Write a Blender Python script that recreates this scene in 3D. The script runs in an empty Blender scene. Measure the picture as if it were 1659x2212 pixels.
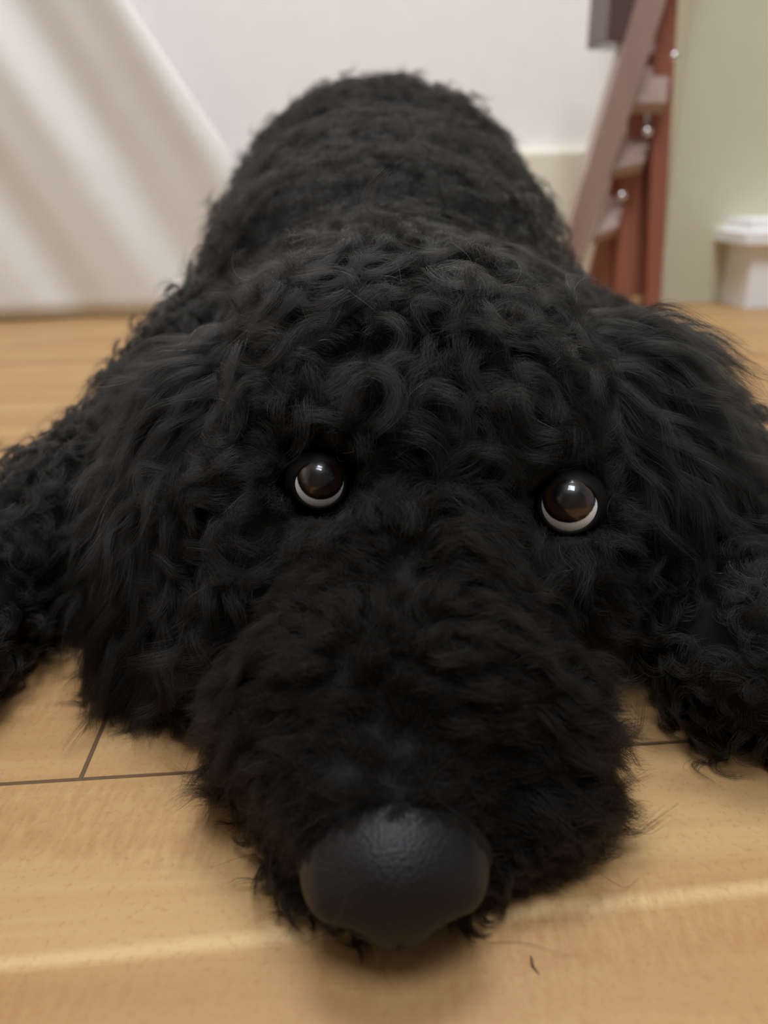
import bpy, bmesh, math, random
import numpy as np
from mathutils import Vector, Matrix

rng = np.random.default_rng(7)
random.seed(7)
scn = bpy.context.scene
COL = scn.collection

# ------------------------------------------------------------------ camera
FPX, W, H = 1661.0, 1659.0, 2212.0
PITCH, YAW, ROLL = math.radians(23.0), math.radians(2.9), math.radians(1.6)
CAM = np.array([0.0, 0.0, 0.14])
F_ = np.array([math.sin(YAW) * math.cos(PITCH), math.cos(YAW) * math.cos(PITCH), -math.sin(PITCH)])
R0 = np.array([math.cos(YAW), -math.sin(YAW), 0.0])
U0 = np.cross(R0, F_)
R_ = math.cos(ROLL) * R0 - math.sin(ROLL) * U0
U_ = math.sin(ROLL) * R0 + math.cos(ROLL) * U0
cam_data = bpy.data.cameras.new('camera')
cam = bpy.data.objects.new('camera', cam_data)
COL.objects.link(cam)
cam.matrix_world = Matrix(((R_[0], U_[0], -F_[0], CAM[0]), (R_[1], U_[1], -F_[1], CAM[1]),
                           (R_[2], U_[2], -F_[2], CAM[2]), (0, 0, 0, 1)))
cam_data.sensor_fit = 'HORIZONTAL'
cam_data.lens = 6.86
cam_data.sensor_width = 6.86 * W / FPX
cam_data.clip_start = 0.005
cam_data.clip_end = 50
cam_data.dof.use_dof = True
cam_data.dof.focus_distance = 0.195
cam_data.dof.aperture_fstop = 2.3
scn.camera = cam


def ray(px, py):
    d = F_ * FPX + R_ * (px - W / 2) - U_ * (py - H / 2)
    return d / np.linalg.norm(d)


def PY(px, py, y):
    """point of the place seen at (px,py) standing at distance y into the room"""
    d = ray(px, py)
    return CAM + d * (y / d[1])


def PZ(px, py, z):
    d = ray(px, py)
    return CAM + d * ((z - CAM[2]) / d[2])


# ------------------------------------------------------------------ light
world = bpy.data.worlds.new('world')
scn.world = world
world.use_nodes = True
world.node_tree.nodes['Background'].inputs[0].default_value = (0.75, 0.85, 1.0, 1)
world.node_tree.nodes['Background'].inputs[1].default_value = 0.35


def area(name, loc, target, sx, sy, power, color):
    l = bpy.data.lights.new(name, 'AREA')
    l.shape = 'RECTANGLE'
    l.size, l.size_y = sx, sy
    l.energy = power
    l.color = color
    o = bpy.data.objects.new(name, l)
    o.location = loc
    o.rotation_euler = (Vector(target) - Vector(loc)).to_track_quat('-Z', 'Y').to_euler()
    COL.objects.link(o)
    return o


area('skylight', (0.08, 0.80, 2.2), (0.05, 0.62, 0), 0.8, 0.6, 31.0, (0.92, 0.96, 1.0))
area('wall_fill', (0.05, -0.30, 1.95), (0.60, 1.0, 0.3), 0.7, 0.7, 34.0, (0.88, 0.94, 1.0))  # added fill light to brighten the back wall, no real window here

scn.view_settings.view_transform = 'Standard'
scn.view_settings.look = 'None'
scn.view_settings.gamma = 1.0
scn.view_settings.exposure = 0.0
scn.view_settings.use_curve_mapping = False
try:
    scn.cycles_curves.shape = 'RIBBONS'
    scn.cycles_curves.subdivisions = 2
except Exception:
    pass
scn.cycles.max_bounces = 6
scn.cycles.diffuse_bounces = 4


# ------------------------------------------------------------------ helpers
def material(name):
    m = bpy.data.materials.new(name)
    m.use_nodes = True
    nt = m.node_tree
    return m, nt, nt.nodes['Principled BSDF']


def node(nt, kind, **kw):
    n = nt.nodes.new(kind)
    for k, v in kw.items():
        if k.startswith('i_'):
            key = k[2:]
            key = int(key) if key.isdigit() else key.replace('_', ' ')
            n.inputs[key].default_value = v
        else:
            setattr(n, k, v)
    return n


def math_(nt, op, a, b=None, c=None):
    n = nt.nodes.new('ShaderNodeMath')
    n.operation = op
    for i, v in enumerate((a, b, c)):
        if v is None:
            continue
        if hasattr(v, 'default_value'):
            nt.links.new(v, n.inputs[i])
        else:
            n.inputs[i].default_value = v
    return n.outputs[0]


def mixc(nt, fac, a, b, mode='MIX'):
    n = nt.nodes.new('ShaderNodeMix')
    n.data_type = 'RGBA'
    n.blend_type = mode
    for i, v in ((0, fac), (6, a), (7, b)):
        if hasattr(v, 'default_value'):
            nt.links.new(v, n.inputs[i])
        else:
            n.inputs[i].default_value = v
    return n.outputs[2]


def srgb(r, g, b):
    f = lambda c: (c / 255 / 12.92) if c / 255 <= 0.04045 else ((c / 255 + 0.055) / 1.055) ** 2.4
    return (f(r), f(g), f(b), 1)


def simple(name, col, rough=0.6, bump=0.0, scale=40, spec=0.5):
    m, nt, b = material(name)
    nz = node(nt, 'ShaderNodeTexNoise', i_Scale=scale, i_Detail=4.0)
    tc = node(nt, 'ShaderNodeTexCoord')
    nt.links.new(tc.outputs['Object'], nz.inputs['Vector'])
    c2 = tuple(v * 0.93 for v in col[:3]) + (1,)
    nt.links.new(mixc(nt, nz.outputs['Fac'], col, c2), b.inputs['Base Color'])
    b.inputs['Roughness'].default_value = rough
    b.inputs['Specular IOR Level'].default_value = spec
    if bump:
        bp = node(nt, 'ShaderNodeBump', i_Strength=bump, i_Distance=0.001)
        nt.links.new(nz.outputs['Fac'], bp.inputs['Height'])
        nt.links.new(bp.outputs[0], b.inputs['Normal'])
    return m


def mesh_obj(name, verts, faces, mat, parent=None, smooth=False):
    me = bpy.data.meshes.new(name)
    me.from_pydata([tuple(map(float, v)) for v in verts], [], [tuple(f) for f in faces])
    me.update()
    me.materials.append(mat)
    if smooth:
        me.polygons.foreach_set('use_smooth', [True] * len(me.polygons))
    o = bpy.data.objects.new(name, me)
    COL.objects.link(o)
    o.parent = parent
    return o


def bm_obj(name, bm, mat, parent=None, smooth=False):
    me = bpy.data.meshes.new(name)
    bmesh.ops.recalc_face_normals(bm, faces=bm.faces)
    bm.to_mesh(me)
    bm.free()
    me.materials.append(mat)
    if smooth:
        me.polygons.foreach_set('use_smooth', [True] * len(me.polygons))
    o = bpy.data.objects.new(name, me)
    COL.objects.link(o)
    o.parent = parent
    return o


def add_box(bm, lo, hi):
    x0, y0, z0 = lo
    x1, y1, z1 = hi
    v = [bm.verts.new(p) for p in ((x0, y0, z0), (x1, y0, z0), (x1, y1, z0), (x0, y1, z0),
                                   (x0, y0, z1), (x1, y0, z1), (x1, y1, z1), (x0, y1, z1))]
    for f in ((0, 3, 2, 1), (4, 5, 6, 7), (0, 1, 5, 4), (1, 2, 6, 5), (2, 3, 7, 6), (3, 0, 4, 7)):
        bm.faces.new([v[i] for i in f])


def box_obj(name, lo, hi, mat, parent=None, bevel=0.0):
    bm = bmesh.new()
    add_box(bm, lo, hi)
    if bevel:
        bmesh.ops.bevel(bm, geom=list(bm.edges), offset=bevel, segments=3, affect='EDGES')
    return bm_obj(name, bm, mat, parent)


def quad_prism(bm, q, thick):
    """a board: four corner points of its front face, pushed back by the vector thick"""
    a = [bm.verts.new(tuple(p)) for p in q]
    b = [bm.verts.new(tuple(np.array(p) + thick)) for p in q]
    bm.faces.new(a)
    bm.faces.new(b[::-1])
    for i in range(4):
        j = (i + 1) % 4
        bm.faces.new((a[j], a[i], b[i], b[j]))


def structure(o):
    o['kind'] = 'structure'
    return o


def empty(name, loc, label, cat, group=None):
    o = bpy.data.objects.new(name, None)
    o.location = loc
    COL.objects.link(o)
    o['label'] = label
    o['category'] = cat
    if group:
        o['group'] = group
    return o


# ------------------------------------------------------------------ floor
PW = 0.0955                                   # plank width
SEAM = 0.5 * (PZ(0, 1690, 0)[1] + PZ(1390, 1611, 0)[1])
JX = 0.5 * (PZ(175, 1675, 0)[0] + PZ(245, 1520, 0)[0])


def wood_floor():
    m, nt, b = material('maple_floor')
    L = nt.links.new
    tc = node(nt, 'ShaderNodeTexCoord')
    sp = node(nt, 'ShaderNodeSeparateXYZ')
    L(tc.outputs['Object'], sp.inputs[0])
    x, y = sp.outputs[0], sp.outputs[1]
    v = math_(nt, 'DIVIDE', math_(nt, 'SUBTRACT', y, float(SEAM)), PW)
    row = math_(nt, 'FLOOR', v)
    fy = math_(nt, 'SUBTRACT', v, row)
    dy = math_(nt, 'MULTIPLY', math_(nt, 'MINIMUM', fy, math_(nt, 'SUBTRACT', 1.0, fy)), PW)
    # joints across: plank length 0.9 m, offset per row (row 0 has its joint at JX)
    off = math_(nt, 'FRACT', math_(nt, 'MULTIPLY', row, 0.381))
    u = math_(nt, 'ADD', math_(nt, 'DIVIDE', math_(nt, 'SUBTRACT', x, float(JX)), 0.9), off)
    cell = math_(nt, 'FLOOR', u)
    fx = math_(nt, 'SUBTRACT', u, cell)
    dx = math_(nt, 'MULTIPLY', math_(nt, 'MINIMUM', fx, math_(nt, 'SUBTRACT', 1.0, fx)), 0.9)
    d = math_(nt, 'MINIMUM', dx, dy)
    seam = node(nt, 'ShaderNodeMapRange', i_1=0.00025, i_2=0.0007, i_3=1.0, i_4=0.0)
    L(d, seam.inputs[0])
    # per plank id
    cid = node(nt, 'ShaderNodeCombineXYZ')
    L(row, cid.inputs[0]); L(cell, cid.inputs[1])
    wn = node(nt, 'ShaderNodeTexWhiteNoise')
    L(cid.outputs[0], wn.inputs['Vector'])
    pid = wn.outputs['Value']
    # grain: stretched noise along x, shifted per plank
    gx = node(nt, 'ShaderNodeCombineXYZ')
    L(math_(nt, 'MULTIPLY', x, 1.6), gx.inputs[0])
    L(math_(nt, 'ADD', math_(nt, 'MULTIPLY', y, 42.0), math_(nt, 'MULTIPLY', x, 1.5)), gx.inputs[1])
    L(math_(nt, 'MULTIPLY', pid, 37.0), gx.inputs[2])
    g1 = node(nt, 'ShaderNodeTexNoise', i_Scale=1.0, i_Detail=5.0, i_Roughness=0.6, i_Distortion=0.3)
    L(gx.outputs[0], g1.inputs['Vector'])
    gx2 = node(nt, 'ShaderNodeCombineXYZ')
    L(math_(nt, 'MULTIPLY', x, 6.0), gx2.inputs[0])
    L(math_(nt, 'MULTIPLY', y, 420.0), gx2.inputs[1])
    g2 = node(nt, 'ShaderNodeTexNoise', i_Scale=1.0, i_Detail=4.0)
    L(gx2.outputs[0], g2.inputs['Vector'])
    g3 = node(nt, 'ShaderNodeTexNoise', i_Scale=11.0, i_Detail=3.0)
    L(tc.outputs['Object'], g3.inputs['Vector'])
    # flame / flecks running across the plank
    gx4 = node(nt, 'ShaderNodeCombineXYZ')
    L(math_(nt, 'ADD', math_(nt, 'MULTIPLY', x, 520.0), math_(nt, 'MULTIPLY', y, -60.0)), gx4.inputs[0])
    L(math_(nt, 'MULTIPLY', y, 150.0), gx4.inputs[1])
    g4 = node(nt, 'ShaderNodeTexNoise', i_Scale=1.0, i_Detail=2.0)
    L(gx4.outputs[0], g4.inputs['Vector'])
    ramp = node(nt, 'ShaderNodeValToRGB')
    e = ramp.color_ramp.elements
    e[0].position, e[0].color = 0.26, srgb(176, 136, 90)
    e[1].position, e[1].color = 0.72, srgb(224, 192, 142)
    mid = e.new(0.5)
    mid.color = srgb(204, 166, 118)
    L(g1.outputs['Fac'], ramp.inputs[0])
    c = mixc(nt, math_(nt, 'MULTIPLY', g2.outputs['Fac'], 0.22), ramp.outputs[0], srgb(178, 134, 88))
    c = mixc(nt, math_(nt, 'MULTIPLY', g3.outputs['Fac'], 0.25), c, srgb(212, 170, 126))
    c = mixc(nt, math_(nt, 'MULTIPLY', pid, 0.28), c, srgb(214, 178, 134))
    # a pale sapwood band in the front plank
    yb = math_(nt, 'SUBTRACT', math_(nt, 'ADD', y, math_(nt, 'MULTIPLY', math_(nt, 'SUBTRACT', g3.outputs['Fac'], 0.5), 0.002)), BAND)
    yb = math_(nt, 'SUBTRACT', yb, math_(nt, 'MULTIPLY', x, 0.03))
    bd = node(nt, 'ShaderNodeMapRange', i_1=0.0006, i_2=0.0026, i_3=0.85, i_4=0.0)
    L(math_(nt, 'ABSOLUTE', yb), bd.inputs[0])
    c = mixc(nt, bd.outputs[0], c, srgb(236, 204, 156))
    fl = node(nt, 'ShaderNodeMapRange', i_1=0.35, i_2=0.65, i_3=0.0, i_4=0.34)
    L(g4.outputs['Fac'], fl.inputs[0])
    msk = node(nt, 'ShaderNodeTexNoise', i_Scale=1.0, i_Detail=1.0)
    gm = node(nt, 'ShaderNodeCombineXYZ')
    L(math_(nt, 'MULTIPLY', x, 7.0), gm.inputs[0])
    L(math_(nt, 'MULTIPLY', y, 26.0), gm.inputs[1])
    L(gm.outputs[0], msk.inputs['Vector'])
    mk = node(nt, 'ShaderNodeMapRange', i_1=0.44, i_2=0.56, i_3=0.12, i_4=1.0)
    L(msk.outputs['Fac'], mk.inputs[0])
    flk = math_(nt, 'MULTIPLY', fl.outputs[0], mk.outputs[0])
    c = mixc(nt, flk, c, srgb(172, 118, 72))
    # pebbly pores everywhere
    gp = node(nt, 'ShaderNodeTexNoise', i_Scale=620.0, i_Detail=2.0)
    L(tc.outputs['Object'], gp.inputs['Vector'])
    pb = node(nt, 'ShaderNodeMapRange', i_1=0.56, i_2=0.72, i_3=0.0, i_4=0.3)
    L(gp.outputs['Fac'], pb.inputs[0])
    c = mixc(nt, pb.outputs[0], c, srgb(168, 112, 66))
    c = mixc(nt, 1.0, c, (0.61, 0.575, 0.505, 1), 'MULTIPLY')
    c = mixc(nt, seam.outputs[0], c, srgb(92, 72, 54))
    L(c, b.inputs['Base Color'])
    b.inputs['Roughness'].default_value = 0.5
    b.inputs['Specular IOR Level'].default_value = 0.245
    h = math_(nt, 'SUBTRACT', math_(nt, 'MULTIPLY', math_(nt, 'ADD', math_(nt, 'MULTIPLY', g4.outputs['Fac'], mk.outputs[0]), gp.outputs['Fac']), 0.35), math_(nt, 'MULTIPLY', seam.outputs[0], 2.0))
    bp = node(nt, 'ShaderNodeBump', i_Strength=0.8, i_Distance=0.0005)
    L(h, bp.inputs['Height'])
    L(bp.outputs[0], b.inputs['Normal'])
    return m


BAND = float(0.5 * (PZ(0, 2065, 0)[1] + PZ(700, 2008, 0)[1]))
FLOOR = wood_floor()
structure(box_obj('floor', (-1.7, -1.3, -0.02), (1.7, 2.0, 0.0), FLOOR))

# ------------------------------------------------------------------ walls
WHITE = simple('white_paint', srgb(248, 242, 238), 0.7)
CREAM = simple('cream_trim', srgb(238, 232, 212), 0.6)
BEIGE = simple('beige_paint', srgb(200, 195, 170), 0.8)
GLOSSW = simple('white_trim', srgb(246, 245, 244), 0.5)
DIM = simple('grey_paint', srgb(120, 116, 110), 0.8)
WY = float(PZ(190, 700, 0)[1])            # the white wall's distance from the photographer
BY = float(PZ(1540, 652, 0)[1])           # the beige wall, further back
WX = float(PY(1462, 300, BY)[0])
structure(box_obj('wall_back', (-1.7, WY + 0.10, 0), (WX, WY + 0.22, 2.5), WHITE))
structure(box_obj('wall_right', (WX, BY, 0), (1.7, BY + 0.12, 2.5), BEIGE))
structure(box_obj('wall_left', (-1.7, -1.3, 0), (-1.6, WY + 0.10, 2.5), WHITE))
structure(box_obj('wall_front', (-1.7, -1.4, 0), (1.7, -1.3, 2.5), DIM))
structure(box_obj('ceiling', (-1.7, -1.3, 2.5), (1.7, 2.0, 2.55), WHITE))
zt = float(PY(520, 345, WY + 0.085)[2])
structure(box_obj('baseboard_back', (float(PY(515, 345, WY + .085)[0]), WY + 0.085, 0), (WX - 0.005, WY + 0.10, zt), CREAM, bevel=0.002))
# white trim at the right edge of the photo: moulded baseboard return
tx = float(PY(1624, 560, BY - 0.06)[0])
ztr = float(PY(1640, 500, BY - 0.06)[2])
bm = bmesh.new()
add_box(bm, (tx, BY - 0.06, 0), (1.7, BY, ztr - 0.012))
add_box(bm, (tx - 0.018, BY - 0.075, ztr - 0.012), (1.7, BY, ztr))
add_box(bm, (tx - 0.008, BY - 0.066, ztr), (1.7, BY, ztr + 0.012))
structure(bm_obj('baseboard_right', bm, GLOSSW))

# ------------------------------------------------------------------ white curtain
SHEET = simple('white_cloth', srgb(228, 224, 217), 0.85)
NX, NZ = 150, 120
x_l, x_r = -1.0, float(PY(508, 345, WY + 0.045)[0])
z_c = float(PY(508, 345, WY + 0.045)[2])
vs, fs = [], []
zc = 2.4
for j in range(NZ + 1):
    z = 0.003 + zc * (j / NZ)
    for i in range(NX + 1):
        u = i / NX
        # the edge slants back above the corner, and hangs nearly straight under it
        xr = x_r - 0.62 * min(0.7, max(0.0, z - z_c)) - 0.10 * max(0.0, z_c - z)
        x = x_l + (xr - x_l) * u
        s = x + 0.52 * z
        fold = 0.010 * math.sin(s * 38.0 + 0.7) + 0.003 * math.sin(s * 83.0 + 2.0)
        fold *= min(1.0, 0.5 + z * 2.0)
        vs.append((x, WY + 0.045 + fold, z))
for j in range(NZ):
    for i in range(NX):
        a = j * (NX + 1) + i
        fs.append((a, a + 1, a + NX + 2, a + NX + 1))
curtain = mesh_obj('curtain', vs, fs, SHEET, smooth=True)
md = curtain.modifiers.new('thick', 'SOLIDIFY')
md.thickness = 0.002
curtain['label'] = 'white cloth curtain with slanting soft folds reaching the floor behind the dog'
curtain['category'] = 'curtain'

# ------------------------------------------------------------------ wooden step ladder
def redwood(name, c0, c1):
    m, nt, b = material(name)
    tc = node(nt, 'ShaderNodeTexCoord')
    mp = node(nt, 'ShaderNodeMapping')
    mp.inputs['Scale'].default_value = (60, 60, 6)
    nt.links.new(tc.outputs['Object'], mp.inputs[0])
    nz = node(nt, 'ShaderNodeTexNoise', i_Scale=1.0, i_Detail=4.0)
    nt.links.new(mp.outputs[0], nz.inputs['Vector'])
    nt.links.new(mixc(nt, nz.outputs['Fac'], c0, c1), b.inputs['Base Color'])
    b.inputs['Roughness'].default_value = 0.3
    b.inputs['Coat Weight'].default_value = 0.4
    b.inputs['Coat Roughness'].default_value = 0.12
    return m


RED = redwood('red_brown_wood', srgb(136, 80, 66), srgb(160, 100, 82))
MAUVE = redwood('brown_wood_sheen', srgb(146, 118, 110), srgb(166, 140, 128))  # brown wood with its glossy reflection painted into a paler base colour
GLINT = simple('pale_glint', srgb(226, 224, 220), 0.15)
GLINT.node_tree.nodes['Principled BSDF'].inputs['Metallic'].default_value = 0.9
LY = BY - 0.072
lad = empty('step_ladder', (float(PY(1400, 560, LY)[0]), LY, 0),
            'red-brown wooden step ladder standing against the beige wall behind the dog', 'ladder')


def ladder_part(name, quads, mat, bevel=0.0015):
    bm = bmesh.new()
    for q, t in quads:
        quad_prism(bm, q, np.array(t))
    if bevel:
        bmesh.ops.recalc_face_normals(bm, faces=bm.faces)
        bmesh.ops.bevel(bm, geom=list(bm.edges), offset=bevel, segments=2, affect='EDGES')
    o = bm_obj(name, bm, mat)
    for v in o.data.vertices:
        v.co -= Vector(lad.location)
    o.parent = lad
    return o


def pyq(pts, y):
    return [PY(a, b, y) for a, b in pts]


def extend(p_top, p_bot, z):
    """carry the line p_top-p_bot on to height z"""
    p_top, p_bot = np.array(p_top), np.array(p_bot)
    return p_top + (p_bot - p_top) * ((z - p_top[2]) / (p_bot[2] - p_top[2]))


def rail(l0, l1, r0, r1, y, thick, ztop, zbot=0.0):
    a, b, c, d = PY(*l0, y), PY(*l1, y), PY(*r0, y), PY(*r1, y)
    return [extend(a, b, zbot), extend(c, d, zbot), extend(c, d, ztop), extend(a, b, ztop)], (0, thick, 0)


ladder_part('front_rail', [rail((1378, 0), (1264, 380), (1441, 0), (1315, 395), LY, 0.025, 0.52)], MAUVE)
ladder_part('rear_leg', [rail((1415, 100), (1398, 600), (1466, 0), (1432, 600), LY + 0.035, 0.02, 0.52)], RED)
ladder_part('rear_leg', [rail((1342, 450), (1330, 600), (1380, 450), (1368, 600), LY + 0.044, 0.012, 0.26)], RED)
ladder_part('cross_panel', [(pyq([(1262, 640), (1425, 640), (1436, 300), (1335, 330)], LY + 0.058), (0, 0.008, 0))], RED)
DARKW = redwood('dark_brown_wood', srgb(84, 64, 62), srgb(98, 76, 72))
ladder_part('top_cap', [(pyq([(1312, 90), (1375, 92), (1378, -120), (1330, -120)], LY + 0.006), (-0.006, 0.05, 0))], DARKW)
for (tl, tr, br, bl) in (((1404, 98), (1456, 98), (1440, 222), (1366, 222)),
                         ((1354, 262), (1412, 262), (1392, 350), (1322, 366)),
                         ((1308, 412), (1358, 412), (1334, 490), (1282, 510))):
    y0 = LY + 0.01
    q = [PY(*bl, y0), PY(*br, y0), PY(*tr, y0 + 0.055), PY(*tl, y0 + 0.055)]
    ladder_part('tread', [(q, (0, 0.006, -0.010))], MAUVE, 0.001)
for p in ((1458, 122), (1399, 285), (1344, 424)):  # pale beads added to stand for highlights on the treads
    c = PY(p[0], p[1], LY + 0.012)
    bm = bmesh.new()
    bmesh.ops.create_uvsphere(bm, u_segments=16, v_segments=10, radius=0.0045,
                              matrix=Matrix.Translation(Vector(c) - Vector(lad.location)) @ Matrix.Scale(0.6, 4, (0, 1, 0)))
    o = bm_obj('tread_glint', bm, GLINT, lad, True)
    o['label'] = 'pale bead for a highlight on a tread'

# ------------------------------------------------------------------ the dog
def hair_mat(name, melanin, redness, rough, rrough, grey=0.0, ior=1.24):
    m = bpy.data.materials.new(name)
    m.use_nodes = True
    nt = m.node_tree
    nt.nodes.clear()
    out = nt.nodes.new('ShaderNodeOutputMaterial')
    h = nt.nodes.new('ShaderNodeBsdfHairPrincipled')
    h.model = 'CHIANG'
    h.parametrization = 'COLOR'
    h.inputs['Roughness'].default_value = rough
    h.inputs['Radial Roughness'].default_value = rrough
    h.inputs['IOR'].default_value = ior
    hi = nt.nodes.new('ShaderNodeHairInfo')
    ramp = nt.nodes.new('ShaderNodeValToRGB')
    ramp.color_ramp.interpolation = 'CONSTANT'
    e = ramp.color_ramp.elements
    e[0].position, e[0].color = 0.0, melanin
    e[1].position, e[1].color = 0.5, redness
    if grey > 0:
        g = e.new(1.0 - grey)
        g.color = (0.45, 0.42, 0.38, 1)
    nt.links.new(hi.outputs['Random'], ramp.inputs[0])
    nt.links.new(ramp.outputs[0], h.inputs['Color'])
    nt.links.new(h.outputs[0], out.inputs[0])
    return m


BLACKH = hair_mat('black_fur', (0.003, 0.003, 0.003, 1), (0.005, 0.0045, 0.004, 1), 0.42, 0.5, 0.004, 1.30)
BACKH = hair_mat('back_fur', (0.003, 0.003, 0.003, 1), (0.005, 0.0045, 0.004, 1), 0.45, 0.5, 0.0, 1.17)
GREYH = hair_mat('grey_hair', (0.30, 0.28, 0.25, 1), (0.55, 0.52, 0.48, 1), 0.35, 0.4, 0.0, 1.5)
BROWNH = hair_mat('brownish_black_fur', (0.003, 0.0027, 0.0024, 1), (0.006, 0.0042, 0.003, 1), 0.45, 0.5, 0.0012)
SKIN = simple('black_skin', (0.004, 0.004, 0.004, 1), 0.8, spec=0.2)

dog = empty('dog', (0.02, 0.45, 0), 'curly black dog lying on the wooden floor, chin down, looking up at the camera', 'dog')
DOGV = Vector(dog.location)


def to_dog(o):
    """geometry was made in world coordinates: make it local to the dog"""
    o.parent = dog
    o.matrix_parent_inverse = Matrix.Translation(-DOGV)
    return o


def unit(a):
    return a / np.maximum(np.linalg.norm(a, axis=-1, keepdims=True), 1e-9)


EYES = [PY(690, 1043, 0.1870), PY(1230, 1090, 0.1840)]
EYE_R = 0.0093
# centre, radii, (tilt degrees about X, about Z)
BLOBS = [
    ((0.034, 0.600, 0.100), (0.108, 0.130, 0.104), 0, 0),       # rump
    ((0.028, 0.480, 0.086), (0.100, 0.130, 0.088), 0, 0),       # belly
    ((0.021, 0.385, 0.078), (0.090, 0.090, 0.074), 0, 0),       # chest
    ((-0.055, 0.590, 0.056), (0.045, 0.100, 0.055), 0, 8),      # thighs
    ((0.118, 0.590, 0.056), (0.045, 0.100, 0.055), 0, -8),
    ((-0.095, 0.500, 0.020), (0.020, 0.055, 0.018), 0, 0),      # hind paws
    ((0.150, 0.500, 0.020), (0.020, 0.055, 0.018), 0, 0),
    ((0.018, 0.315, 0.078), (0.060, 0.075, 0.050), 0, 0),       # neck
    ((0.020, 0.238, 0.072), (0.056, 0.055, 0.048), 0, 0),       # skull
    ((0.019, 0.212, 0.076), (0.048, 0.034, 0.030), 0, 0),       # brow
    ((-0.014, 0.200, 0.050), (0.028, 0.030, 0.032), 0, 0),      # cheeks
    ((0.052, 0.198, 0.048), (0.028, 0.030, 0.032), 0, 0),
    ((0.014, 0.178, 0.044), (0.031, 0.034, 0.028), -25, 0),     # bridge
    ((0.010, 0.150, 0.032), (0.033, 0.030, 0.026), -22, 0),     # muzzle
    ((0.004, 0.126, 0.024), (0.023, 0.019, 0.017), -10, 0),
    ((-0.024, 0.196, 0.026), (0.024, 0.028, 0.024), 0, 0),
    ((-0.010, 0.150, 0.022), (0.020, 0.024, 0.021), 0, 0),      # flews
    ((0.033, 0.148, 0.022), (0.021, 0.024, 0.021), 0, 0),
    ((-0.004, 0.135, 0.014), (0.012, 0.018, 0.013), 0, 0),      # lips
    ((0.033, 0.134, 0.014), (0.018, 0.018, 0.013), 0, 0),
    ((0.005, 0.121, 0.010), (0.020, 0.015, 0.009), 0, 0),       # chin
    ((0.020, 0.121, 0.008), (0.012, 0.012, 0.007), 0, 0),
    ((-0.008, 0.122, 0.008), (0.010, 0.012, 0.007), 0, 0),
]
for e in EYES:                                                  # rims round the eyes
    q = unit((CAM - e)[None])[0]
    BLOBS.append((tuple(e - q * 0.0070 + np.array([0, 0, 0.001])), (0.0125, 0.0125, 0.0125), 0, 0))
# limbs: chains of (point, radius)
LIMBS = [
    [((-0.042, 0.335, 0.060), 0.044), ((-0.080, 0.280, 0.036), 0.030), ((-0.116, 0.235, 0.025), 0.023),
     ((-0.128, 0.190, 0.020), 0.018), ((-0.126, 0.155, 0.018), 0.017), ((-0.124, 0.128, 0.017), 0.018)],
    [((0.080, 0.335, 0.060), 0.044), ((0.118, 0.275, 0.040), 0.032), ((0.136, 0.225, 0.030), 0.026),
     ((0.112, 0.190, 0.024), 0.022), ((0.106, 0.168, 0.022), 0.021), ((0.145, 0.161, 0.020), 0.020), ((0.19, 0.156, 0.020), 0.020)],
]
bm = bmesh.new()
for c, r, tx_, tz_ in BLOBS:
    M = Matrix.Translation(c) @ Matrix.Rotation(math.radians(tz_), 4, 'Z') @ Matrix.Rotation(math.radians(tx_), 4, 'X') @ Matrix.Diagonal((*r, 1))
    bmesh.ops.create_icosphere(bm, subdivisions=4, radius=1.0, matrix=M)
for ch in LIMBS:
    for (a, ra), (b, rb) in zip(ch, ch[1:]):
        for k in range(9):
            t = k / 8
            p = Vector(a).lerp(Vector(b), t)
            rr = ra + (rb - ra) * t
            bmesh.ops.create_icosphere(bm, subdivisions=3, radius=rr, matrix=Matrix.Translation(p))
tmp = bm_obj('tmp', bm, SKIN)
rm = tmp.modifiers.new('r', 'REMESH')
rm.mode = 'VOXEL'
rm.voxel_size = 0.0035
sm = tmp.modifiers.new('s', 'SMOOTH')
sm.iterations = 14
sm.factor = 0.5
dg = bpy.context.evaluated_depsgraph_get()
body_me = bpy.data.meshes.new_from_object(tmp.evaluated_get(dg))
bpy.data.objects.remove(tmp)
co = np.empty(len(body_me.vertices) * 3)
body_me.vertices.foreach_get('co', co)
co = co.reshape(-1, 3)
co[:, 2] = np.maximum(co[:, 2], 0.0015)
for e in EYES:                                  # hollow out the eye sockets
    q = unit((CAM - e)[None])[0]
    d = co - e
    al = d @ q
    perp = np.linalg.norm(d - al[:, None] * q, axis=1)
    inn = (perp < 0.0092) & (al > -0.004) & (al < 0.03)
    co[inn] -= (al[inn] + 0.004)[:, None] * q
body_me.vertices.foreach_set('co', co.ravel())
body_me.materials.clear()
body_me.materials.append(SKIN)
body_me.polygons.foreach_set('use_smooth', [True] * len(body_me.polygons))
body_me.update()
body_me.name = 'body'
body = bpy.data.objects.new('body', body_me)
COL.objects.link(body)
to_dog(body)


def tri_data(me):
    me.calc_loop_triangles()
    n = len(me.loop_triangles)
    t = np.empty(n * 3, dtype=np.int32)
    me.loop_triangles.foreach_get('vertices', t)
    t = t.reshape(-1, 3)
    v = np.empty(len(me.vertices) * 3)
    me.vertices.foreach_get('co', v)
    v = v.reshape(-1, 3)
    nn = np.empty(len(me.vertices) * 3)
    me.vertices.foreach_get('normal', nn)
    return v, nn.reshape(-1, 3), t


BV, BN, BT = tri_data(body_me)
BC = BV[BT].mean(1)
BA = 0.5 * np.linalg.norm(np.cross(BV[BT[:, 1]] - BV[BT[:, 0]], BV[BT[:, 2]] - BV[BT[:, 0]]), axis=1)


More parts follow.
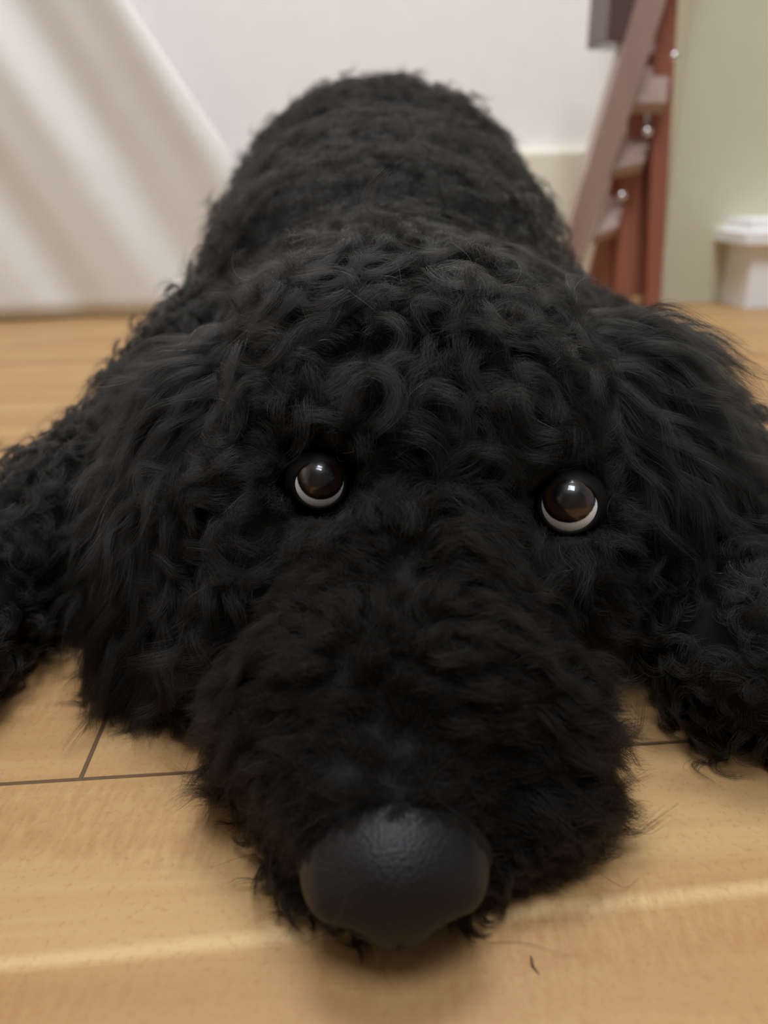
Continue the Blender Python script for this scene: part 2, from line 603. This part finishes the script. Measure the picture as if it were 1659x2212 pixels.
def sample(V, N, T, A, n):
    p = A / A.sum()
    i = rng.choice(len(T), n, p=p)
    r1, r2 = np.sqrt(rng.random(n)), rng.random(n)
    w = np.stack([1 - r1, r1 * (1 - r2), r1 * r2], 1)[:, :, None]
    return (V[T[i]] * w).sum(1), unit((N[T[i]] * w).sum(1))


_nz = [(rng.normal(size=(3, 3)), rng.random(3) * 6.28) for _ in range(4)]


def vnoise(p, scale):
    """smooth vector noise"""
    o = np.zeros_like(p)
    for k, (m, ph) in enumerate(_nz):
        q = p @ (m * scale * (1.0 + 0.6 * k)) + ph
        o += np.sin(q + 1.7 * np.sin(q[:, [1, 2, 0]])) / (1 + 0.5 * k)
    return o * 0.5




def make_fur(name, groot, gnorm, flow, length, lift, curl_r, curl_w, per, clump_r, tip, mat, parent_fn,
             pts=10, rad=0.00003, frizz=0.0006, keep_eyes=True, droop=0.3, coh=0.6, nscale=120.0, loose=0.0):
    """groot..: guide roots; every guide grows a lock of `per` hairs"""
    G = len(groot)
    arr = lambda v: np.broadcast_to(np.asarray(v, float), (G,)).copy()
    length, lift, curl_r, curl_w, clump_r = map(arr, (length, lift, curl_r, curl_w, clump_r))
    flow = flow - (flow * gnorm).sum(1, keepdims=True) * gnorm
    flow = unit(flow)
    L = length * np.clip(rng.normal(0.95, 0.22, G), 0.45, 1.5)
    base = unit(gnorm * lift[:, None] + flow * (1 - lift)[:, None] + rng.normal(size=(G, 3)) * 0.16)
    end = unit(gnorm * (lift * 0.35)[:, None] + flow + rng.normal(size=(G, 3)) * 0.22 + np.array([0, 0, -droop]))
    s = np.linspace(0, 1, pts)
    # helix frame
    u = unit(np.cross(base, gnorm + 0.01 + rng.normal(size=(G, 3)) * 0.3))
    v = unit(np.cross(base, u))
    hand = np.where(rng.random(G) < 0.5, -1.0, 1.0)
    nv = vnoise(groot, nscale)
    phase = nv[:, 0] * 3.0 * coh + rng.uniform(0, 6.28, G) * (1 - coh)
    turns = L / curl_w
    gp = np.zeros((G, pts, 3))
    for k, t in enumerate(s):
        path = base * (t - 0.5 * t * t) + end * (0.5 * t * t)
        ang = phase + hand * 6.28 * turns * t
        r = (curl_r * min(1.0, t * 1.6))[:, None]
        off = u * np.cos(ang)[:, None] + v * np.sin(ang)[:, None] - (u * np.cos(phase)[:, None] + v * np.sin(phase)[:, None]) * max(0.0, 1 - t * 1.5)
        gp[:, k] = groot + path * L[:, None] + off * r
    # hairs
    n = G * per
    gi = np.repeat(np.arange(G), per)
    rr = np.sqrt(rng.random(n)) * clump_r[gi]
    th = rng.random(n) * 6.283
    t1 = unit(np.cross(gnorm, flow))
    t2 = np.cross(gnorm, t1)
    off0 = t1[gi] * (rr * np.cos(th))[:, None] + t2[gi] * (rr * np.sin(th))[:, None]
    lenf = rng.uniform(0.65, 1.08, n)
    P = np.empty((n, pts, 3), dtype=np.float32)
    nvec = rng.normal(size=(n, 3))
    tiph = tip + loose * rng.random(n) ** 2
    nvec2 = rng.normal(size=(n, 3))
    idx = s[None, :] * lenf[:, None] * (pts - 1)
    i0 = np.clip(idx.astype(int), 0, pts - 2)
    fr = idx - i0
    for k, t in enumerate(s):
        a = gp[gi, i0[:, k]]
        b = gp[gi, i0[:, k] + 1]
        q = a + (b - a) * fr[:, k][:, None]
        cf = 1 - (1 - tiph) * min(1.0, t * 1.15) ** 0.8
        q = q + off0 * cf[:, None]
        q = q + frizz * t * (nvec * math.sin(2.2 + 6 * t) + nvec2 * math.cos(7.0 * t))
        if k == 0:
            q = q - gnorm[gi] * 0.0012
        P[:, k] = q
    P[:, :, 2] = np.maximum(P[:, :, 2], 0.0006)
    ok = np.ones(n, bool)
    if keep_eyes:
        for e, erad in zip(EYES, (0.0060, 0.0066)):
            dv = unit((CAM - e)[None])[0]
            d = P - e
            al = (d @ dv)
            perp = np.linalg.norm(d - al[..., None] * dv, axis=2)
            inside = (al > 0.0) & (perp < erad + 0.12 * np.maximum(al, 0))
            ok &= ~inside.any(1)
            ok &= ~((np.linalg.norm(d, axis=2) < EYE_R * 0.98).any(1))
    P = P[ok]
    n = len(P)
    cu = bpy.data.hair_curves.new(name)
    cu.add_curves([pts] * n)
    cu.points.foreach_set('position', P.ravel())
    rads = np.tile(np.array([rad * (1.0 if t < 0.6 else 1.0 - 0.75 * (t - 0.6) / 0.4) for t in s], dtype=np.float32), n)
    ra = cu.attributes.get('radius') or cu.attributes.new('radius', 'FLOAT', 'POINT')
    ra.data.foreach_set('value', rads)
    cu.materials.append(mat)
    o = bpy.data.objects.new(name, cu)
    COL.objects.link(o)
    parent_fn(o)
    return o


# ---- regions of the coat
def region(mask):
    T, A = BT[mask], BA[mask]
    return T, A


def is_head(c):
    return (c[:, 1] < 0.285) & (np.abs(c[:, 0] - 0.018) < 0.066 + 0.0 * c[:, 0]) & ~is_leg(c)


def is_leg(c):
    return ((c[:, 0] < -0.055) | (c[:, 0] > 0.088) | ((c[:, 0] < -0.035) & (c[:, 1] > 0.262) & (c[:, 2] < 0.09)) |
            ((c[:, 0] > 0.075) & (c[:, 1] > 0.245))) & (c[:, 1] < 0.36)


def is_muzzle(c):
    return is_head(c) & (c[:, 1] + 0.25 * (c[:, 2] - 0.05) < 0.170)


mz = is_muzzle(BC)
hd = is_head(BC) & ~mz
lg = is_leg(BC)
bd = ~(mz | hd | lg)
NOSE_C = np.array(PY(852, 1868, 0.110))
NOSE_TOP = np.array([0.003, 0.125, 0.036])

DENS = 1.0


def radial(p, centre, up=0.0):
    d = p - centre
    d[:, 2] += up
    return unit(d)


# muzzle: hair fans outwards and back from the top of the nose, hanging at the sides
T, A = region(mz)
gp_, gn_ = sample(BV, BN, T, A, int(2300 * DENS))
sel = np.linalg.norm((gp_ - NOSE_C) / np.array([1.05, 1.0, 1.0]), axis=1) > 0.0135
gp_, gn_ = gp_[sel], gn_[sel]
side = np.clip((np.abs(gp_[:, 0] - 0.006)) / 0.03, 0, 1)
fl = np.stack([(gp_[:, 0] - 0.006) * 45, 0.75 - 1.0 * side, -0.9 * side + 0.1], 1) + vnoise(gp_, 170) * 0.45
low = np.clip((0.025 - gp_[:, 2]) / 0.02, 0, 1)
nd = np.clip((np.linalg.norm(gp_ - NOSE_C, axis=1) - 0.016) / 0.03, 0.15, 1)
make_fur('muzzle_fur', gp_, gn_, fl, (0.009 + 0.007 * side) * (0.35 + 0.65 * nd), 0.30 + 0.25 * nd, 0.0013 * nd, 0.013, 60, 0.0034, 0.45, BROWNH, to_dog,
        frizz=0.0006, droop=0.25 + 0)

# head: curls on the skull, brow and cheeks
T, A = region(hd)
gp_, gn_ = sample(BV, BN, T, A, int(2300 * DENS))
fl = vnoise(gp_, 95) * 0.9 + np.stack([(gp_[:, 0] - 0.018) * 18, -0.5 + 0 * gp_[:, 0], -0.15 + 0 * gp_[:, 0]], 1)
ln = 0.020 * (1 + 0.3 * np.clip(vnoise(gp_, 130)[:, 1], -1, 1))
cr = np.full(len(gp_), 0.0036)
lf = np.full(len(gp_), 0.50)
for e in EYES:
    d = gp_ - e
    dist = np.linalg.norm(d, axis=1)
    w = np.clip(1 - (dist - 0.008) / 0.020, 0, 1)[:, None]
    fl = fl * (1 - w) + unit(d + np.array([0, 0.002, 0.001])) * w * 1.6
    ln *= 1 - 0.62 * w[:, 0]
    cr *= 1 - 0.75 * w[:, 0]
    lf *= 1 - 0.45 * w[:, 0]
# between the eyes: short
c = gp_ - np.array([0.017, 0.178, 0.066])
w = np.clip(1 - np.linalg.norm(c / np.array([1.0, 1.3, 1.0]), axis=1) / 0.024, 0, 1)
ln *= 1 - 0.45 * w
cr *= 1 - 0.6 * w
make_fur('head_fur', gp_, gn_, fl, ln, lf, cr, 0.020, 105, 0.0046, 0.22, BLACKH, to_dog, pts=12, droop=0.15, frizz=0.0008, rad=0.000026, loose=0.45, coh=0.3)

# body: tight short curls, further away
T, A = region(bd)
gp_, gn_ = sample(BV, BN, T, A, int(9000 * DENS))
fl = vnoise(gp_, 150) * 0.8 + rng.normal(size=gp_.shape) * 0.7 + np.array([0, 0.3, -0.3])
make_fur('body_fur', gp_, gn_, fl, 0.0145 * (1 + 0.4 * np.clip(vnoise(gp_[:, [1, 0, 2]] + 3.0, 110)[:, 0], -1, 1)), 0.58, 0.0026, 0.011, 16, 0.0055, 0.35, BACKH, to_dog, pts=9, rad=0.00007, keep_eyes=False, coh=0.1, loose=0.4)

# forelegs: corkscrew curls
T, A = region(lg)
gp_, gn_ = sample(BV, BN, T, A, int(3000 * DENS))
fl = vnoise(gp_, 90) * 1.0 + np.array([0, -0.3, -0.2])
make_fur('leg_fur', gp_, gn_, fl, 0.016, 0.6, 0.0030, 0.009, 40, 0.0038, 0.25, BLACKH, to_dog, pts=12, coh=0.2, rad=0.00004, keep_eyes=False)


# ---- ears
def make_ear(line, widths, side, label, hair_len, nguide):
    line = np.array(line)
    n = 24
    tt = np.linspace(0, 1, len(line))
    ts = np.linspace(0, 1, n)
    cl = np.stack([np.interp(ts, tt, line[:, k]) for k in range(3)], 1)
    for _ in range(3):
        cl[1:-1] = (cl[:-2] + 2 * cl[1:-1] + cl[2:]) / 4
    wd = np.interp(ts, np.linspace(0, 1, len(widths)), widths)
    tang = unit(np.gradient(cl, axis=0))
    out = np.array([side * 0.75, -0.55, 0.35])
    wid = unit(np.cross(tang, out))
    nor = unit(np.cross(wid, tang))
    nor *= np.sign((nor @ out))[:, None]
    m = 11
    V, N = [], []
    for i in range(n):
        for j in range(m):
            a = -1 + 2 * j / (m - 1)
            V.append(cl[i] + wid[i] * wd[i] * a - nor[i] * 0.010 * a * a)
    V = np.array(V)
    V[:, 2] = np.maximum(V[:, 2], 0.003)
    back = V - np.repeat(nor, m, 0) * 0.003
    back[:, 2] = np.maximum(back[:, 2], 0.002)
    F = []
    for i in range(n - 1):
        for j in range(m - 1):
            a = i * m + j
            F.append((a, a + 1, a + m + 1, a + m))
    K = len(V)
    F2 = [tuple(K + q for q in f[::-1]) for f in F]
    rim = [i * m for i in range(n)] + [(n - 1) * m + j for j in range(1, m)] + [i * m + m - 1 for i in range(n - 2, -1, -1)] + [j for j in range(m - 2, 0, -1)]
    R = [(rim[i], rim[(i + 1) % len(rim)], K + rim[(i + 1) % len(rim)], K + rim[i]) for i in range(len(rim))]
    ear = mesh_obj('ear', np.concatenate([V, back]), F + F2 + R, SKIN, smooth=True)
    to_dog(ear)
    ear['label'] = label
    # fur from the outer face
    g = rng.random(nguide) ** 0.8 * (n - 1.001)
    a = rng.uniform(-1, 1, nguide)
    i0 = g.astype(int)
    f = (g - i0)[:, None]
    c0 = cl[i0] * (1 - f) + cl[i0 + 1] * f
    w0 = wid[i0] * (1 - f) + wid[i0 + 1] * f
    n0 = unit(nor[i0] * (1 - f) + nor[i0 + 1] * f)
    ww = wd[i0][:, None]
    root = c0 + w0 * ww * a[:, None] - n0 * 0.010 * (a * a)[:, None]
    nn = unit(n0 + w0 * a[:, None] * 0.6)
    flow = unit(tang[i0] + vnoise(root, 60) * 0.13 + w0 * a[:, None] * 0.25)
    fur = make_fur('ear_fur', root, nn, flow, hair_len * 1.15, 0.16, 0.0027, 0.040, 50, 0.0036, 0.22, BLACKH, lambda o: setattr(o, 'parent', ear),
                   pts=16, rad=0.00003, droop=0.35, coh=0.75, nscale=50.0, frizz=0.0007, loose=0.5)
    return ear


make_ear([(-0.024, 0.238, 0.104), (-0.042, 0.228, 0.094), (-0.056, 0.214, 0.070), (-0.064, 0.205, 0.045), (-0.067, 0.198, 0.020)],
         [0.016, 0.022, 0.024, 0.022, 0.012], -1, 'long wavy-haired ear hanging on the left of the photo', 0.031, 1500)
make_ear([(0.066, 0.238, 0.100), (0.084, 0.228, 0.097), (0.098, 0.213, 0.080), (0.106, 0.205, 0.052), (0.108, 0.200, 0.026)],
         [0.016, 0.022, 0.024, 0.022, 0.012], 1, 'long wavy-haired ear on the right of the photo', 0.034, 1500)


# ---- eyes
def eye_mat():
    m, nt, b = material('eye')
    L = nt.links.new
    tc = node(nt, 'ShaderNodeTexCoord')
    vn = node(nt, 'ShaderNodeVectorMath', operation='NORMALIZE')
    L(tc.outputs['Object'], vn.inputs[0])
    sp = node(nt, 'ShaderNodeSeparateXYZ')
    L(vn.outputs[0], sp.inputs[0])
    ang = math_(nt, 'ARCCOSINE', sp.outputs[2])
    nz = node(nt, 'ShaderNodeTexNoise', i_Scale=9.0, i_Detail=3.0)
    L(vn.outputs[0], nz.inputs['Vector'])
    a2 = math_(nt, 'ADD', ang, math_(nt, 'MULTIPLY', math_(nt, 'SUBTRACT', nz.outputs['Fac'], 0.5), 0.05))
    ramp = node(nt, 'ShaderNodeValToRGB')
    e = ramp.color_ramp.elements
    e[0].position, e[0].color = 0.0, (0.002, 0.002, 0.003, 1)
    e[1].position, e[1].color = 1.0, (0.74, 0.68, 0.64, 1)
    for p, c_ in ((0.27, (0.003, 0.002, 0.002, 1)), (0.33, (0.020, 0.008, 0.004, 1)), (0.42, (0.036, 0.015, 0.006, 1)),
                  (0.50, (0.008, 0.004, 0.003, 1)), (0.535, (0.010, 0.005, 0.004, 1)), (0.565, (0.80, 0.76, 0.72, 1))):
        k = e.new(p)
        k.color = c_
    mr = node(nt, 'ShaderNodeMapRange', i_1=0.0, i_2=1.35, i_3=0.0, i_4=1.0)
    L(a2, mr.inputs[0])
    L(mr.outputs[0], ramp.inputs[0])
    L(ramp.outputs[0], b.inputs['Base Color'])
    b.inputs['Roughness'].default_value = 0.35
    b.inputs['Coat Weight'].default_value = 1.0
    b.inputs['Coat Roughness'].default_value = 0.01
    b.inputs['Specular IOR Level'].default_value = 0.3
    return m


EYEM = eye_mat()
LIDM = simple('eyelid_skin', (0.004, 0.0035, 0.003, 1), 0.6, spec=0.15)


def lid_shell(axis, r0, r1, open_a, squash, outer_a):
    """thick spherical shell with an opening around `axis`"""
    z = Vector(axis).normalized()
    x = z.cross(Vector((0, 0, 1))).normalized() * -1
    y = z.cross(x)
    if y.z < 0:
        y = -y
    verts, faces = [], []
    NA, NR = 48, 10
    for k in range(NR + 1):
        t = k / NR
        for i in range(NA):
            a = 2 * math.pi * i / NA
            op = open_a * (1 - squash * abs(math.sin(a)) ** 1.5 * (1 if math.sin(a) > 0 else 0.15))
            th = op + (outer_a - op) * max(0.0, (t - 0.12) / 0.88)
            r = r0 + (r1 - r0) * min(1.0, t / 0.12) * (1.0 - 0.35 * max(0, t - 0.3))
            p = z * math.cos(th) * r + (x * math.cos(a) + y * math.sin(a)) * math.sin(th) * r
            verts.append(p)
    for k in range(NR):
        for i in range(NA):
            j = (i + 1) % NA
            faces.append((k * NA + i, k * NA + j, (k + 1) * NA + j, (k + 1) * NA + i))
    return verts, faces


for e, rad_px, up, lab, sidek in ((EYES[0], 52, 0.24, 'brown eye on the left of the photo, white showing below the iris', 0.05),
                                  (EYES[1], 60, 0.26, 'brown eye on the right of the photo, white showing below the iris', -0.02)):
    R = EYE_R * 0.93 if rad_px == 52 else EYE_R * 1.06
    dv = unit((CAM - e)[None])[0]
    gaze = Vector(unit((dv + U_ * up + R_ * sidek)[None])[0])
    bm = bmesh.new()
    bmesh.ops.create_uvsphere(bm, u_segments=64, v_segments=40, radius=R)
    for v in bm.verts:                       # corneal bulge around local +Z
        c_ = v.co.z / R
        if c_ > 0.74:
            v.co *= 1 + 0.35 * (c_ - 0.74)
    o = bm_obj('eye', bm, EYEM, None, True)
    o['label'] = lab
    o.parent = dog
    o.location = Vector(e) - DOGV
    o.rotation_euler = gaze.to_track_quat('Z', 'Y').to_euler()
    vv, ff = lid_shell(dv, R * 1.0, R * 1.06, 0.78, 0.26, 1.9)
    ld = mesh_obj('eyelid', [Vector(e) + q for q in vv], ff, LIDM, smooth=True)
    to_dog(ld)

# ---- nose
def nose_mat():
    m, nt, b = material('nose_leather')
    tc = node(nt, 'ShaderNodeTexCoord')
    vo = node(nt, 'ShaderNodeTexVoronoi', i_Scale=1500.0)
    nt.links.new(tc.outputs['Object'], vo.inputs['Vector'])
    nz = node(nt, 'ShaderNodeTexNoise', i_Scale=90.0, i_Detail=4.0)
    nt.links.new(tc.outputs['Object'], nz.inputs['Vector'])
    nt.links.new(mixc(nt, nz.outputs['Fac'], (0.003, 0.003, 0.0035, 1), (0.009, 0.0075, 0.007, 1)), b.inputs['Base Color'])
    sp = node(nt, 'ShaderNodeSeparateXYZ')
    nt.links.new(tc.outputs['Object'], sp.inputs[0])
    rim = node(nt, 'ShaderNodeMapRange', i_1=0.0138, i_2=0.0172, i_3=0.0, i_4=0.9)
    nt.links.new(math_(nt, 'ABSOLUTE', sp.outputs[0]), rim.inputs[0])
    base = b.inputs['Base Color'].links[0].from_socket
    nt.links.new(mixc(nt, rim.outputs[0], base, (0.030, 0.019, 0.013, 1)), b.inputs['Base Color'])
    bp = node(nt, 'ShaderNodeBump', i_Strength=0.5, i_Distance=0.0003)
    nt.links.new(vo.outputs['Distance'], bp.inputs['Height'])
    nt.links.new(bp.outputs[0], b.inputs['Normal'])
    b.inputs['Roughness'].default_value = 0.5
    b.inputs['Specular IOR Level'].default_value = 0.24
    return m


bm = bmesh.new()
bmesh.ops.create_icosphere(bm, subdivisions=6, radius=1.0)
for v in bm.verts:
    x, y, z = v.co
    # y<0 faces the photographer; broad on top, narrowing downwards
    w = 1.0 + 0.10 * math.exp(-((z - 0.1) / 0.4) ** 2) - 0.28 * max(0.0, -z) ** 1.2
    px = x * w
    # wings of the nostrils
    for sx in (-1, 1):
        d2 = ((x - sx * 0.70) / 0.30) ** 2 + ((z + 0.05) / 0.42) ** 2 + ((y + 0.55) / 0.5) ** 2
        px += sx * 0.10 * math.exp(-d2)
        # the nostril hole, low and to the side
        d2 = ((x - sx * 0.50) / 0.17) ** 2 + ((z + 0.28) / 0.20) ** 2
        if y < 0:
            y += 0.55 * math.exp(-d2 * 1.6)
        d2 = ((x - sx * 0.86) / 0.10) ** 2 + ((z + 0.30) / 0.16) ** 2
        px -= sx * 0.18 * math.exp(-d2) if y < 0.2 else 0
    # philtrum groove
    if y < 0.2:
        y += 0.10 * math.exp(-(x / 0.05) ** 2) * max(0.0, 0.3 - z)
    v.co = (px * 0.0163, y * 0.0143, z * 0.0143)
nose = bm_obj('nose', bm, nose_mat(), None, True)
nose.parent = dog
nose.location = Vector(NOSE_C) - DOGV
nose.rotation_euler = (math.radians(6), 0, 0)
nose['label'] = 'black leathery nose close to the camera'

# short hairs creeping over the upper rim of the nose
nv, nn_, nt_ = tri_data(nose.data)
Mx = Matrix.Translation(NOSE_C) @ nose.rotation_euler.to_matrix().to_4x4()
M3 = np.array(Mx.to_3x3())
nvw = nv @ M3.T + NOSE_C
nnw = nn_ @ M3.T
cc = nvw[nt_].mean(1) - NOSE_C
m_ = (cc[:, 1] + 0.15 * cc[:, 2] > -0.0015) & (cc[:, 2] > -0.006)
ar = 0.5 * np.linalg.norm(np.cross(nvw[nt_[:, 1]] - nvw[nt_[:, 0]], nvw[nt_[:, 2]] - nvw[nt_[:, 0]]), axis=1)
g_, n_ = sample(nvw, nnw, nt_[m_], ar[m_], 700)
f_ = np.stack([(g_[:, 0] - NOSE_C[0]) * 60, 0.9 + 0 * g_[:, 0], 0.1 + 0 * g_[:, 0]], 1) + vnoise(g_, 300) * 0.3
k_ = np.clip((g_[:, 1] - NOSE_C[1]) / 0.010, 0.25, 1)
make_fur('nose_rim_fur', g_, n_, f_, 0.0075 * k_, 0.26, 0.0003, 0.02, 26, 0.0014, 0.7, BROWNH, to_dog, pts=6, rad=0.000022, frizz=0.0002, keep_eyes=False, droop=0.0)

# wet looking tufts along the lips that lie on the floor
c_ = BC
lp = mz & (c_[:, 2] < 0.016) & (c_[:, 1] < 0.168)
lp &= (np.abs(c_[:, 0] - 0.008) > 0.016) | (c_[:, 1] < 0.118)
g_, n_ = sample(BV, BN, BT[lp], BA[lp], 340)
f_ = np.stack([(g_[:, 0] - 0.008) * 30, -0.35 + 0 * g_[:, 0], -0.5 + 0 * g_[:, 0]], 1) + vnoise(g_, 200) * 0.5
fr_ = np.clip((0.128 - g_[:, 1]) / 0.012, 0, 1)
make_fur('lip_fur', g_, n_, f_, 0.014 - 0.006 * fr_, 0.5, 0.0022, 0.012, 34, 0.0024, 0.10, BROWNH, to_dog, pts=12, rad=0.000035, frizz=0.0004, keep_eyes=False, droop=0.3)

# single long whiskers and stray hairs
g_, n_ = sample(BV, BN, BT[mz & (c_[:, 2] < 0.035)], BA[mz & (c_[:, 2] < 0.035)], 90)
f_ = np.stack([(g_[:, 0] - 0.008) * 40, 0.0 * g_[:, 0], -0.5 + 0 * g_[:, 0]], 1) + rng.normal(size=g_.shape) * 0.3
make_fur('whiskers', g_, n_, f_, 0.028, 0.45, 0.0012, 0.03, 1, 0.0, 1.0, BLACKH, to_dog, pts=14, rad=0.00004, frizz=0.0, droop=0.5)
g_, n_ = sample(BV, BN, BT[hd], BA[hd], 150)
make_fur('grey_hair', g_, n_, vnoise(g_, 200) + rng.normal(size=g_.shape) * 0.4, 0.015, 0.75, 0.0012, 0.03, 1, 0.0, 1.0, GREYH, to_dog, pts=10, rad=0.000045, frizz=0.0, droop=0.1)

# a fleck of lint on the floor in front of the nose
p0 = PZ(1148, 2072, 0.0003)
bm = bmesh.new()
prev = None
for i, (a, b, rr) in enumerate(((1146, 2064, .0001), (1149, 2074, .0003), (1150, 2084, .00028), (1154, 2090, .00016), (1160, 2097, .0001), (1166, 2104, .00005))):
    q = PZ(a, b, 0.0004) - p0
    ring = [bm.verts.new((q[0] + rr * math.cos(k * 1.0472), q[1] + rr * 0.4 * math.cos(k * 1.0472), q[2] + rr * math.sin(k * 1.0472))) for k in range(6)]
    if prev:
        for k in range(6):
            bm.faces.new((prev[k], prev[(k + 1) % 6], ring[(k + 1) % 6], ring[k]))
    else:
        bm.faces.new(ring)
    prev = ring
bm.faces.new(prev[::-1])
lo = bm_obj('lint', bm, simple('lint_fibre', srgb(84, 64, 42), 0.9))
lo.location = p0
lo['label'] = 'tiny dark fleck of lint on the bare floor in front of the nose'
lo['category'] = 'lint'
